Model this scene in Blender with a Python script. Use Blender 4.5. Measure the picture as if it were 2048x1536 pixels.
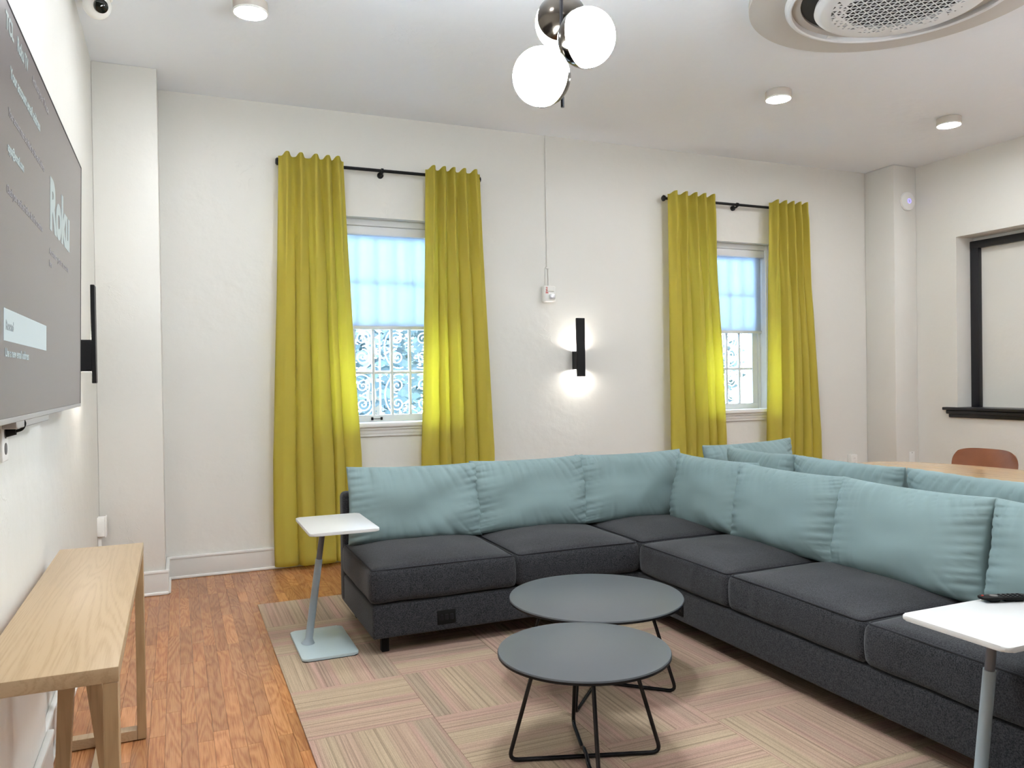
import bpy, bmesh, math, random
from mathutils import Vector, Matrix, noise
PI = math.pi
S = bpy.context.scene
for o in list(bpy.data.objects): bpy.data.objects.remove(o, do_unlink=True)
COL = S.collection

# ------------------------------------------------------------------ camera
CAMZ = 1.37
F_PX, YAW, PIT, ROL = 1577.16, 0.402815, -0.0076345, 0.0146024
cam = bpy.data.objects.new('camera', bpy.data.cameras.new('camera')); COL.objects.link(cam)
Fv = Vector((math.sin(YAW)*math.cos(PIT), math.cos(YAW)*math.cos(PIT), math.sin(PIT)))
R0 = Vector((math.cos(YAW), -math.sin(YAW), 0)); U0 = R0.cross(Fv)
Rv = math.cos(ROL)*R0 - math.sin(ROL)*U0; Uv = math.sin(ROL)*R0 + math.cos(ROL)*U0
m = Matrix.Identity(4)
for i in range(3): m[i][0], m[i][1], m[i][2] = Rv[i], Uv[i], -Fv[i]
m[2][3] = CAMZ
cam.matrix_world = m
cam.data.sensor_width = 36; cam.data.lens = F_PX/2048*36; cam.data.clip_start = .02
S.camera = cam

# ------------------------------------------------------------------ world, exposure
S.view_settings.view_transform = 'Standard'; S.view_settings.look = 'None'
S.view_settings.gamma = 1; S.view_settings.use_curve_mapping = False
S.view_settings.exposure = 1.4
w = bpy.data.worlds.new('sky'); S.world = w; w.use_nodes = True
bg = w.node_tree.nodes['Background']
bg.inputs[0].default_value = (.55, .76, 1, 1); bg.inputs[1].default_value = 16.0
LAMP = 1.0
def area(name, loc, rot, sx, sy, power, color, portal=False):
    l = bpy.data.lights.new(name, 'AREA'); l.shape = 'RECTANGLE'; l.size = sx; l.size_y = sy
    l.energy = power; l.color = color
    if portal: l.cycles.is_portal = True
    o = bpy.data.objects.new(name, l); o.location = loc; o.rotation_euler = rot; COL.objects.link(o); return o
# sky portals in the two window openings (they only guide sampling of the sky)
area('sky_portal', (1.517, 6.37, 1.82), (-PI/2, 0, 0), 1.0, 1.6, 1, (1, 1, 1), True)
area('sky_portal', (4.82, 6.37, 1.82), (-PI/2, 0, 0), 1.0, 1.6, 1, (1, 1, 1), True)

# ------------------------------------------------------------------ materials
def lin(c):
    c /= 255.0
    return c/12.92 if c <= .04045 else ((c+.055)/1.055)**2.4
def rgb(r, g, b): return (lin(r), lin(g), lin(b), 1)
class NT:
    def __init__(s, name):
        s.m = bpy.data.materials.new(name); s.m.use_nodes = True; s.t = s.m.node_tree; s.n = s.t.nodes
        s.b = s.n['Principled BSDF']; s.o = s.n['Material Output']
    def add(s, typ, **kw):
        n = s.n.new(typ)
        for k, v in kw.items():
            if k.startswith('i_'): n.inputs[k[2:].replace('_', ' ')].default_value = v
            else: setattr(n, k, v)
        return n
    def link(s, a, b): s.t.links.new(a, b)
def mat(name, col, rough=.5, metal=0, emis=None, es=0, bump=None, vary=None, spec=.5, coord='Object'):
    """bump=(scale,strength,dist), vary=(scale,amount)"""
    N = NT(name); b = N.b
    b.inputs['Base Color'].default_value = col; b.inputs['Roughness'].default_value = rough
    b.inputs['Metallic'].default_value = metal; b.inputs['Specular IOR Level'].default_value = spec
    if emis: b.inputs['Emission Color'].default_value = emis; b.inputs['Emission Strength'].default_value = es
    tc = None
    if bump or vary: tc = N.add('ShaderNodeTexCoord')
    if vary:
        n = N.add('ShaderNodeTexNoise', i_Scale=vary[0], i_Detail=4.0); N.link(tc.outputs[coord], n.inputs['Vector'])
        r = N.add('ShaderNodeMapRange'); r.inputs['From Min'].default_value = .3; r.inputs['From Max'].default_value = .7
        r.inputs['To Min'].default_value = 1-vary[1]; r.inputs['To Max'].default_value = 1+vary[1]
        N.link(n.outputs['Fac'], r.inputs['Value'])
        mx = N.add('ShaderNodeMix', data_type='RGBA', blend_type='MULTIPLY'); mx.inputs[0].default_value = 1
        mx.inputs[6].default_value = col; N.link(r.outputs[0], mx.inputs[7]); N.link(mx.outputs[2], b.inputs['Base Color'])
    if bump:
        n = N.add('ShaderNodeTexNoise', i_Scale=bump[0], i_Detail=5.0); N.link(tc.outputs[coord], n.inputs['Vector'])
        bp = N.add('ShaderNodeBump', i_Strength=bump[1], i_Distance=bump[2]); N.link(n.outputs['Fac'], bp.inputs['Height'])
        N.link(bp.outputs[0], b.inputs['Normal'])
    return N.m
def plaster(name, col):
    N = NT(name); b = N.b; b.inputs['Base Color'].default_value = col; b.inputs['Roughness'].default_value = .42
    tc = N.add('ShaderNodeTexCoord')
    n1 = N.add('ShaderNodeTexNoise', i_Scale=2.2, i_Detail=3.0); n2 = N.add('ShaderNodeTexNoise', i_Scale=14.0, i_Detail=6.0)
    n3 = N.add('ShaderNodeTexNoise', i_Scale=5.0, i_Detail=2.0, i_Distortion=2.5)
    for n in (n1, n2, n3): N.link(tc.outputs['Object'], n.inputs['Vector'])
    # ridges from flaking / patched paint where the slow noise is high
    a = N.add('ShaderNodeMath', operation='SUBTRACT'); a.inputs[1].default_value = .5; N.link(n3.outputs['Fac'], a.inputs[0])
    ab = N.add('ShaderNodeMath', operation='ABSOLUTE'); N.link(a.outputs[0], ab.inputs[0])
    r = N.add('ShaderNodeMapRange'); r.inputs['From Max'].default_value = .02; r.inputs['To Min'].default_value = 1; r.inputs['To Max'].default_value = 0
    N.link(ab.outputs[0], r.inputs['Value'])
    msk = N.add('ShaderNodeMapRange'); msk.inputs['From Min'].default_value = .60; msk.inputs['From Max'].default_value = .70; N.link(n1.outputs['Fac'], msk.inputs['Value'])
    mu = N.add('ShaderNodeMath', operation='MULTIPLY'); N.link(r.outputs[0], mu.inputs[0]); N.link(msk.outputs[0], mu.inputs[1])
    s1 = N.add('ShaderNodeMath', operation='MULTIPLY_ADD'); N.link(n2.outputs['Fac'], s1.inputs[0]); s1.inputs[1].default_value = .22; N.link(n1.outputs['Fac'], s1.inputs[2])
    s2 = N.add('ShaderNodeMath', operation='MULTIPLY_ADD'); N.link(mu.outputs[0], s2.inputs[0]); s2.inputs[1].default_value = .10; N.link(s1.outputs[0], s2.inputs[2])
    bp = N.add('ShaderNodeBump', i_Strength=.55, i_Distance=.02); N.link(s2.outputs[0], bp.inputs['Height']); N.link(bp.outputs[0], b.inputs['Normal'])
    return N.m
M = {}
M['wall'] = plaster('wall_paint', (.735, .72, .67, 1))
M['wall_dark'] = plaster('near_wall_darkened', (.16, .15, .14, 1))  # unseen wall, darkened so little light bounces back onto the sofa fronts
M['ceil'] = plaster('ceiling_paint', (.86, .90, .95, 1)); M['ceil'].node_tree.nodes['Principled BSDF'].inputs['Roughness'].default_value = .5
M['board'] = mat('baseboard_paint', (.70, .68, .64, 1), .3, bump=(20, .15, .003))
M['trim'] = mat('white_trim_paint', (.80, .79, .76, 1), .28, bump=(30, .1, .002))
M['black_wood'] = mat('black_trim_paint', (.008, .008, .011, 1), .38, bump=(25, .2, .004))
M['black'] = mat('black_metal', (.006, .006, .007, 1), .42, spec=.25)
M['black_gloss'] = mat('black_gloss_metal', (.006, .006, .008, 1), .25, spec=.4)
M['black_plastic'] = mat('black_plastic', (.004, .004, .004, 1), .6, spec=.18)
M['chrome'] = mat('dark_chrome', (.10, .085, .07, 1), .18, metal=1)
M['plastic'] = mat('white_plastic', (.84, .83, .79, 1), .35)
M['plastic_dk'] = mat('grey_slot', (.12, .11, .10, 1), .6)
M['pillow'] = mat('sage_fabric', rgb(128, 147, 147), .85, bump=(600, .12, .001), vary=(3, .04), spec=.2)
M['sofa'] = None
M['postgrey'] = mat('blue_grey_metal', rgb(148, 160, 166), .42)
M['postdark'] = mat('dark_grey_metal', rgb(104, 104, 108), .35)
M['basegrey'] = mat('pale_blue_grey_metal', rgb(176, 192, 194), .38)
M['white_lam'] = mat('white_laminate', (.64, .635, .62, 1), .33)
M['grey_lam'] = mat('grey_table_lacquer', rgb(80, 83, 86), .36)
M['leather'] = mat('brown_leather', rgb(142, 84, 52), .4, bump=(90, .2, .003), vary=(8, .12))
M['steel'] = mat('painted_steel_grille', (.85, .88, .92, 1), .5)
M['sash'] = mat('sash_paint', (.74, .75, .76, 1), .35)
M['leaf'] = mat('leaf', (.018, .034, .034, 1), .6, vary=(3, .5))
M['bark'] = mat('bark', (.12, .09, .06, 1), .8)
M['ground'] = mat('outdoor_paving', (.45, .44, .42, 1), .9, vary=(2, .1))
M['outwall'] = mat('outdoor_stucco', (.75, .75, .74, 1), .9, bump=(40, .3, .004))
M['bulb'] = mat('opal_glass_lit', (1, 1, 1, 1), .3, emis=(.88, .95, 1, 1), es=56.0*LAMP)
M['led'] = mat('downlight_diffuser', (1, 1, 1, 1), .4, emis=(.94, .965, 1, 1), es=90*LAMP)
M['sconce_led'] = mat('sconce_led', (1, 1, 1, 1), .4, emis=(1, .95, .88, 1), es=130*LAMP)
M['body'] = mat('downlight_body_shaded', (.55, .50, .44, 1), .4)  # white housing, its shaded grey-beige put into the colour
M['blue_led'] = mat('blue_led', (.1, .1, .9, 1), .4, emis=(.12, .10, 1, 1), es=2.2)
M['ac_white'] = mat('ac_white_plastic', (.76, .77, .78, 1), .3)
M['ac_ring'] = mat('ac_mounting_paint', (.56, .54, .51, 1), .5, bump=(12, .15, .003))
M['ac_dark'] = mat('ac_dark_slot', (.012, .012, .012, 1), .6)
M['red'] = mat('red_print', (.5, .03, .02, 1), .5)
M['txt'] = mat('screen_text', (.05, .06, .06, 1), .3, emis=(.62, .76, .76, 1), es=.16)
M['txt_dim'] = mat('screen_text_dim', (.05, .05, .05, 1), .3, emis=(.62, .60, .62, 1), es=.12)
M['txt_dark'] = mat('screen_text_dark', (.05, .05, .05, 1), .3, emis=(.30, .36, .38, 1), es=.2)
M['btn'] = mat('screen_button', (.05, .06, .06, 1), .3, emis=(.60, .72, .74, 1), es=.23)
M['screen'] = mat('tv_screen', (.030, .022, .024, 1), .24, emis=(.24, .20, .20, 1), es=.10, spec=.6)
M['bezel'] = mat('tv_bezel', (.36, .33, .30, 1), .4, metal=.4)
M['lens'] = mat('camera_lens', (.006, .008, .005, 1), .06)
M['strobe'] = mat('strobe_lens', (.75, .76, .78, 1), .08, metal=.6)
def fabric_sofa():
    N = NT('charcoal_fabric'); b = N.b; b.inputs['Roughness'].default_value = .93; b.inputs['Specular IOR Level'].default_value = .18
    tc = N.add('ShaderNodeTexCoord')
    n = N.add('ShaderNodeTexNoise', i_Scale=230.0, i_Detail=3.0); N.link(tc.outputs['Object'], n.inputs['Vector'])
    n2 = N.add('ShaderNodeTexNoise', i_Scale=45.0, i_Detail=4.0); N.link(tc.outputs['Object'], n2.inputs['Vector'])
    av = N.add('ShaderNodeMath', operation='MULTIPLY_ADD'); N.link(n2.outputs['Fac'], av.inputs[0]); av.inputs[1].default_value = .12; N.link(n.outputs['Fac'], av.inputs[2])
    r = N.add('ShaderNodeValToRGB'); r.color_ramp.elements[0].position = .40; r.color_ramp.elements[0].color = rgb(20, 20, 23)
    r.color_ramp.elements[1].position = .72; r.color_ramp.elements[1].color = rgb(60, 60, 63)
    N.link(av.outputs[0], r.inputs[0]); N.link(r.outputs[0], b.inputs['Base Color'])
    bp = N.add('ShaderNodeBump', i_Strength=.3, i_Distance=.002); N.link(n.outputs['Fac'], bp.inputs['Height']); N.link(bp.outputs[0], b.inputs['Normal'])
    b.inputs['Sheen Weight'].default_value = .15
    return N.m
M['sofa'] = fabric_sofa()
M['piping'] = mat('charcoal_piping', rgb(34, 34, 38), .9)
def curtain_mat():
    N = NT('chartreuse_velvet'); b = N.b; b.inputs['Base Color'].default_value = (.80, .68, .15, 1); b.inputs['Roughness'].default_value = .8
    b.inputs['Sheen Weight'].default_value = .5; b.inputs['Sheen Tint'].default_value = (.9, .88, .4, 1); b.inputs['Specular IOR Level'].default_value = .15
    tc = N.add('ShaderNodeTexCoord'); n = N.add('ShaderNodeTexNoise', i_Scale=260.0, i_Detail=2.0); N.link(tc.outputs['Object'], n.inputs['Vector'])
    bp = N.add('ShaderNodeBump', i_Strength=.12, i_Distance=.002); N.link(n.outputs['Fac'], bp.inputs['Height']); N.link(bp.outputs[0], b.inputs['Normal'])
    tr = N.add('ShaderNodeBsdfTranslucent'); tr.inputs['Color'].default_value = (.62, .58, .02, 1)
    mx = N.add('ShaderNodeMixShader'); mx.inputs[0].default_value = .22
    N.link(b.outputs[0], mx.inputs[1]); N.link(tr.outputs[0], mx.inputs[2]); N.link(mx.outputs[0], N.o.inputs[0])
    return N.m
M['curtain'] = curtain_mat()
def blind_mat():
    N = NT('roller_blind_fabric'); b = N.b; b.inputs['Base Color'].default_value = (.74, .76, .80, 1); b.inputs['Roughness'].default_value = .8
    tr = N.add('ShaderNodeBsdfTranslucent'); tr.inputs['Color'].default_value = (.56, .64, .72, 1)
    mx = N.add('ShaderNodeMixShader'); mx.inputs[0].default_value = .6
    N.link(b.outputs[0], mx.inputs[1]); N.link(tr.outputs[0], mx.inputs[2]); N.link(mx.outputs[0], N.o.inputs[0])
    return N.m
M['blind'] = blind_mat()
def glass_mat():
    N = NT('window_glass')
    g = N.add('ShaderNodeBsdfGlossy'); g.inputs['Roughness'].default_value = .02
    t = N.add('ShaderNodeBsdfTransparent'); t.inputs['Color'].default_value = (.95, .98, 1, 1)
    fr = N.add('ShaderNodeFresnel'); fr.inputs['IOR'].default_value = 1.45
    mx = N.add('ShaderNodeMixShader'); N.link(fr.outputs[0], mx.inputs[0]); N.link(t.outputs[0], mx.inputs[1]); N.link(g.outputs[0], mx.inputs[2])
    N.link(mx.outputs[0], N.o.inputs[0]); return N.m
M['glass'] = glass_mat()
def wood(name, c1, c2, axis, scale=(1, 1, 1), rough=.38, ring=7.0, plank=False, vals=None):
    """grain runs along axis; colour of each plank shifts with its own 'rnd' attribute"""
    N = NT(name); b = N.b; b.inputs['Roughness'].default_value = rough
    g = N.add('ShaderNodeNewGeometry'); mp = N.add('ShaderNodeMapping')
    if plank:
        at = N.add('ShaderNodeAttribute', attribute_name='rnd')
        sc = N.add('ShaderNodeVectorMath', operation='SCALE'); sc.inputs[0].default_value = (17, 31, 5)
        N.link(at.outputs['Fac'], sc.inputs['Scale'])
        ad = N.add('ShaderNodeVectorMath', operation='ADD'); N.link(g.outputs['Position'], ad.inputs[0]); N.link(sc.outputs[0], ad.inputs[1])
        N.link(ad.outputs[0], mp.inputs['Vector'])
    else: N.link(g.outputs['Position'], mp.inputs['Vector'])
    k = [1, 1, 1]; k[axis] = .16
    mp.inputs['Scale'].default_value = [k[i]*scale[i] for i in range(3)]
    n1 = N.add('ShaderNodeTexNoise', i_Scale=ring, i_Detail=2.0, i_Distortion=.6); N.link(mp.outputs[0], n1.inputs['Vector'])
    mul = N.add('ShaderNodeMath', operation='MULTIPLY'); mul.inputs[1].default_value = 16; N.link(n1.outputs['Fac'], mul.inputs[0])
    fr = N.add('ShaderNodeMath', operation='PINGPONG'); fr.inputs[1].default_value = .5; N.link(mul.outputs[0], fr.inputs[0])
    mp2 = N.add('ShaderNodeMapping'); k2 = [1, 1, 1]; k2[axis] = .035; mp2.inputs['Scale'].default_value = k2; N.link(mp.inputs['Vector'].links[0].from_socket, mp2.inputs['Vector'])
    n2 = N.add('ShaderNodeTexNoise', i_Scale=260.0, i_Detail=3.0); N.link(mp2.outputs[0], n2.inputs['Vector'])
    s = N.add('ShaderNodeMath', operation='MULTIPLY_ADD'); N.link(fr.outputs[0], s.inputs[0]); s.inputs[1].default_value = .62 if plank else .9
    N.link(n2.outputs['Fac'], s.inputs[2])
    r = N.add('ShaderNodeValToRGB'); r.color_ramp.elements[0].position = .38; r.color_ramp.elements[0].color = c2
    r.color_ramp.elements[1].position = .80; r.color_ramp.elements[1].color = c1
    N.link(s.outputs[0], r.inputs[0])
    out = r.outputs[0]
    if plank:
        pr = N.add('ShaderNodeValToRGB'); e = pr.color_ramp.elements
        e[0].position = 0; e[0].color = vals[0]; e[1].position = 1; e[1].color = vals[-1]
        for i, v in enumerate(vals[1:-1]): x = e.new((i+1)/(len(vals)-1)); x.color = v
        N.link(at.outputs['Fac'], pr.inputs[0])
        mx = N.add('ShaderNodeMix', data_type='RGBA', blend_type='MULTIPLY'); mx.inputs[0].default_value = 1
        N.link(out, mx.inputs[6]); N.link(pr.outputs[0], mx.inputs[7]); out = mx.outputs[2]
    N.link(out, b.inputs['Base Color'])
    bp = N.add('ShaderNodeBump', i_Strength=.15, i_Distance=.001); N.link(n2.outputs['Fac'], bp.inputs['Height']); N.link(bp.outputs[0], b.inputs['Normal'])
    return N.m
M['oak_y'] = wood('pale_oak_top', (.44, .31, .180, 1), (.375, .255, .138, 1), 1, scale=(2.2, 1, 2.2), ring=3.0, rough=.42)
M['oak_z'] = wood('shaded_oak_frame', (.40, .265, .135, 1), (.33, .21, .10, 1), 2, ring=4, rough=.45)  # frame oak darker than the top, standing in for shade on its sides
M['table_oak'] = wood('table_veneer', (.60, .40, .22, 1), (.52, .33, .17, 1), 1, ring=2.5, rough=.14)
M['plank'] = wood('red_oak_plank', (.50, .228, .096, 1), (.31, .120, .046, 1), 1, ring=6, rough=.27, plank=True,
    vals=[(.74, .72, .70, 1), (.92, .90, .86, 1), (1, 1, 1, 1), (.86, .84, .84, 1), (1.05, 1.02, .95, 1), (1.0, .92, .85, 1), (1.22, 1.20, 1.15, 1), (.95, .93, .88, 1), (1.10, 1.05, .95, 1)])
def carpet_mat():
    N = NT('striped_carpet'); b = N.b; b.inputs['Roughness'].default_value = .97; b.inputs['Specular IOR Level'].default_value = .05
    uv = N.add('ShaderNodeUVMap', uv_map='UVMap'); sx = N.add('ShaderNodeSeparateXYZ'); N.link(uv.outputs[0], sx.inputs[0])
    at = N.add('ShaderNodeAttribute', attribute_name='rnd')
    off = N.add('ShaderNodeMath', operation='MULTIPLY_ADD'); N.link(at.outputs['Fac'], off.inputs[0]); off.inputs[1].default_value = 37; N.link(sx.outputs[0], off.inputs[2])
    def n1(scale, det, vscale=0.0):
        cm = N.add('ShaderNodeCombineXYZ'); N.link(off.outputs[0], cm.inputs[0])
        if vscale:
            mm = N.add('ShaderNodeMath', operation='MULTIPLY'); mm.inputs[1].default_value = vscale; N.link(sx.outputs[1], mm.inputs[0]); N.link(mm.outputs[0], cm.inputs[1])
        n = N.add('ShaderNodeTexNoise', i_Scale=scale, i_Detail=det); N.link(cm.outputs[0], n.inputs['Vector']); return n
    big = n1(5.0, 1.0); mid = n1(70.0, 3.0, .004); fine = n1(230.0, 2.0, .01)
    r = N.add('ShaderNodeValToRGB'); e = r.color_ramp.elements
    e[0].position = .30; e[0].color = rgb(192, 169, 143); e[1].position = .74; e[1].color = rgb(180, 155, 136)
    x = e.new(.46); x.color = rgb(188, 166, 140); x = e.new(.54); x.color = rgb(190, 156, 140); x = e.new(.64); x.color = rgb(172, 153, 132)
    N.link(big.outputs['Fac'], r.inputs[0])
    def mr(n, a, b_, lo, hi):
        q = N.add('ShaderNodeMapRange'); q.inputs['From Min'].default_value = a; q.inputs['From Max'].default_value = b_; q.inputs['To Min'].default_value = lo; q.inputs['To Max'].default_value = hi
        N.link(n.outputs['Fac'], q.inputs['Value']); return q
    q1 = mr(mid, .36, .52, .72, 1.04); q2 = mr(fine, .3, .7, .84, 1.12)
    mu = N.add('ShaderNodeMath', operation='MULTIPLY'); N.link(q1.outputs[0], mu.inputs[0]); N.link(q2.outputs[0], mu.inputs[1])
    g = N.add('ShaderNodeNewGeometry'); pn = N.add('ShaderNodeTexNoise', i_Scale=260.0, i_Detail=3.0); N.link(g.outputs['Position'], pn.inputs['Vector'])
    q3 = mr(pn, .3, .7, .72, .98); mu2 = N.add('ShaderNodeMath', operation='MULTIPLY'); N.link(mu.outputs[0], mu2.inputs[0]); N.link(q3.outputs[0], mu2.inputs[1])
    mx = N.add('ShaderNodeMix', data_type='RGBA', blend_type='MULTIPLY'); mx.inputs[0].default_value = 1; N.link(r.outputs[0], mx.inputs[6]); N.link(mu2.outputs[0], mx.inputs[7])
    N.link(mx.outputs[2], b.inputs['Base Color'])
    bp = N.add('ShaderNodeBump', i_Strength=.6, i_Distance=.004); ad = N.add('ShaderNodeMath', operation='ADD'); N.link(fine.outputs['Fac'], ad.inputs[0]); N.link(pn.outputs['Fac'], ad.inputs[1])
    N.link(ad.outputs[0], bp.inputs['Height']); N.link(bp.outputs[0], b.inputs['Normal'])
    return N.m
M['carpet'] = carpet_mat()

# ------------------------------------------------------------------ mesh helpers
def bm_(): return bmesh.new()
def box(bm, x0, x1, y0, y1, z0, z1, bev=0, seg=2):
    r = bmesh.ops.create_cube(bm, size=1)
    for v in r['verts']: v.co = Vector((x0+(v.co.x+.5)*(x1-x0), y0+(v.co.y+.5)*(y1-y0), z0+(v.co.z+.5)*(z1-z0)))
    if bev:
        es = list({e for v in r['verts'] for e in v.link_edges})
        bmesh.ops.bevel(bm, geom=es, offset=bev, segments=seg, profile=.5, affect='EDGES')
    return bm
def frame_of(d):
    d = d.normalized(); a = Vector((0, 0, 1)) if abs(d.z) < .9 else Vector((1, 0, 0))
    u = d.cross(a).normalized(); return u, d.cross(u).normalized()
def tube(bm, pts, r, seg=10, closed=False, caps=True, radii=None):
    pts = [Vector(p) for p in pts]; n = len(pts); rings = []; pu = None
    for i, p in enumerate(pts):
        if closed: t = pts[(i+1) % n]-pts[i-1]
        else: t = pts[min(i+1, n-1)]-pts[max(i-1, 0)]
        t.normalize()
        if pu is None: u, v = frame_of(t)
        else:
            u = (pu-t*pu.dot(t)).normalized(); v = t.cross(u)
        pu = u; rr = radii[i] if radii else r
        rings.append([bm.verts.new(p+u*math.cos(2*PI*k/seg)*rr+v*math.sin(2*PI*k/seg)*rr) for k in range(seg)])
    for i in range(n if closed else n-1):
        A, B = rings[i], rings[(i+1) % n]
        for k in range(seg): bm.faces.new((A[k], A[(k+1) % seg], B[(k+1) % seg], B[k]))
    if caps and not closed: bm.faces.new(rings[0][::-1]); bm.faces.new(rings[-1])
    return bm
def lathe(bm, prof, c=(0, 0, 0), seg=32, axis='z', cap=True):
    """prof: list of (r, h)"""
    rings = []
    for r, h in prof:
        ring = []
        for k in range(seg):
            a = 2*PI*k/seg; x, y = r*math.cos(a), r*math.sin(a)
            p = {'z': (x, y, h), 'y': (x, h, y), 'x': (h, x, y)}[axis]
            ring.append(bm.verts.new(Vector(p)+Vector(c)))
        rings.append(ring)
    for A, B in zip(rings, rings[1:]):
        for k in range(seg): bm.faces.new((A[k], A[(k+1) % seg], B[(k+1) % seg], B[k]))
    if cap: bm.faces.new(rings[0][::-1]); bm.faces.new(rings[-1])
    return bm
def prism(bm, poly, z0, z1, bev=0):
    a = [bm.verts.new((x, y, z0)) for x, y in poly]; b = [bm.verts.new((x, y, z1)) for x, y in poly]; n = len(poly)
    f = [bm.faces.new(a[::-1]), bm.faces.new(b)]
    for i in range(n): bm.faces.new((a[i], a[(i+1) % n], b[(i+1) % n], b[i]))
    if bev:
        es = list({e for ff in f for e in ff.edges}); bmesh.ops.bevel(bm, geom=es, offset=bev, segments=2, profile=.5, affect='EDGES')
    return bm
def rrect(x0, x1, y0, y1, r, n=6):
    out = []
    for cx, cy, a0 in ((x1-r, y1-r, 0), (x0+r, y1-r, 90), (x0+r, y0+r, 180), (x1-r, y0+r, 270)):
        for i in range(n+1):
            a = math.radians(a0+90*i/n); out.append((cx+r*math.cos(a), cy+r*math.sin(a)))
    return out
def fillet(pts, r, n=5):
    pts = [Vector(p) for p in pts]; out = [pts[0]]
    for i in range(1, len(pts)-1):
        p, a, b = pts[i], pts[i-1], pts[i+1]
        u = (a-p); v = (b-p); rr = min(r, u.length*.45, v.length*.45); u.normalize(); v.normalize()
        s, e = p+u*rr, p+v*rr
        for k in range(n+1):
            t = k/n; out.append(s*(1-t)**2+p*2*t*(1-t)+e*t*t)
    out.append(pts[-1]); return out
WL = {}
def root_loc(o):
    while o.parent: o = o.parent
    return o.location.copy()
def obj(name, bm, mtl, parent=None, local=False, smooth=38, kind=None, label=None):
    bmesh.ops.recalc_face_normals(bm, faces=bm.faces)
    if parent is not None and not local:
        l = root_loc(parent)
        for v in bm.verts: v.co -= l
    if smooth:
        c = math.radians(smooth)
        for e in bm.edges:
            e.smooth = len(e.link_faces) == 2 and e.calc_face_angle(0) < c
        for f in bm.faces: f.smooth = True
    me = bpy.data.meshes.new(name); bm.to_mesh(me); bm.free(); me.materials.append(mtl)
    o = bpy.data.objects.new(name, me); COL.objects.link(o)
    if parent is not None: o.parent = parent
    if kind: o['kind'] = kind
    if label: o['label'] = label
    return o
def struct(name, bm, mtl): return obj(name, bm, mtl, kind='structure', smooth=30)
def thing(name, label, cat, loc=(0, 0, 0), rot=(0, 0, 0), group=None):
    o = bpy.data.objects.new(name, None); COL.objects.link(o); o.empty_display_size = .1
    o.location = loc; o.rotation_euler = rot; o['label'] = label; o['category'] = cat
    if group: o['group'] = group
    return o
def tag(o, label, cat, group=None):
    o['label'] = label; o['category'] = cat
    if group: o['group'] = group
    return o
def kids(o): return [c for c in bpy.data.objects if c.parent == o]
def dup(o, loc, rot=None, label=None):
    def cp(s, par):
        c = s.copy(); COL.objects.link(c); c.parent = par
        for k in kids(s): cp(k, c)
        return c
    r = cp(o, None); r.location = loc
    if rot is not None: r.rotation_euler = rot
    if label: r['label'] = label
    return r
def text(name, s, size, mtl, parent, loc, rot, bold=0, align='LEFT', sx=1, ext=.0004):
    cu = bpy.data.curves.new('t', 'FONT'); cu.body = s; cu.size = size; cu.offset = bold; cu.extrude = ext; cu.align_x = align
    t = bpy.data.objects.new('t', cu); COL.objects.link(t)
    bpy.context.view_layer.update()
    me = bpy.data.meshes.new_from_object(t.evaluated_get(bpy.context.evaluated_depsgraph_get()))
    bpy.data.objects.remove(t); bpy.data.curves.remove(cu)
    for v in me.vertices: v.co.x *= sx
    me.materials.clear(); me.materials.append(mtl); me.name = name
    o = bpy.data.objects.new(name, me); COL.objects.link(o); o.parent = parent; o.location = loc; o.rotation_euler = rot
    return o

# ------------------------------------------------------------------ room shell
H = 3.405; YB = 6.0; XL = -.46; XR = 6.80; YN = -2.2
W1 = (1.017, 2.017); W2 = (4.32, 5.32); WZ0, WZ1 = 1.02, 2.62
bm = bm_(); box(bm, XL-.3, XR+.4, YN-.2, YB+.36, -.2, -.006); floor = struct('floor', bm, M['bark'])
bm = bm_(); box(bm, XL-.3, XR+.5, YN-.2, YB+.36, H, H+.2); struct('ceiling', bm, M['ceil'])
def grid_wall(name, rects, y0, y1, axis):
    bm = bm_()
    for a0, a1, z0, z1 in rects:
        if axis == 'y': box(bm, a0, a1, y0, y1, z0, z1)
        else: box(bm, y0, y1, a0, a1, z0, z1)
    bmesh.ops.remove_doubles(bm, verts=bm.verts, dist=1e-5)
    return struct(name, bm, M['wall'])
# back wall: columns between, and spans above / below the two windows
wb = []
xs = [XL-.2, W1[0], W1[1], W2[0], W2[1], XR+.4]
for i in range(5):
    if i in (1, 3): wb += [(xs[i], xs[i+1], -.006, WZ0), (xs[i], xs[i+1], WZ1, H)]
    else: wb += [(xs[i], xs[i+1], -.006, H)]
grid_wall('wall_back', wb, YB, YB+.35, 'y')
bm = bm_(); box(bm, XL-.2, XL, YN-.2, YB, -.006, H); box(bm, XL, -.437, YN, 3.17, 0, H, .006, 1); struct('wall_left', bm, M['wall'])
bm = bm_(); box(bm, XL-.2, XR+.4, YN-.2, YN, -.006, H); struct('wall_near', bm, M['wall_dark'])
NY0, NY1, NZ0, NZ1 = 3.1, 5.21, 1.03, 2.64
rr = []
for a, b_, c, d in ((YN-.2, NY0, -.006, H), (NY1, YB, -.006, H), (NY0, NY1, -.006, NZ0), (NY0, NY1, NZ1, H)): rr.append((a, b_, c, d))
wr = grid_wall('wall_right', rr, XR, XR+.35, 'x')
bm = bm_(); box(bm, XR+.235, XR+.36, NY0-.02, NY1+.02, NZ0-.02, NZ1+.02); struct('wall_right_niche', bm, M['wall'])
bm = bm_(); box(bm, XL, -.083, 5.60, YB, 0, H, .006, 2); struct('wall_pillar_left', bm, M['wall'])
bm = bm_(); box(bm, 6.497, XR, 5.64, YB, 0, H, .012, 2); struct('wall_pillar_right', bm, M['wall'])
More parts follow.
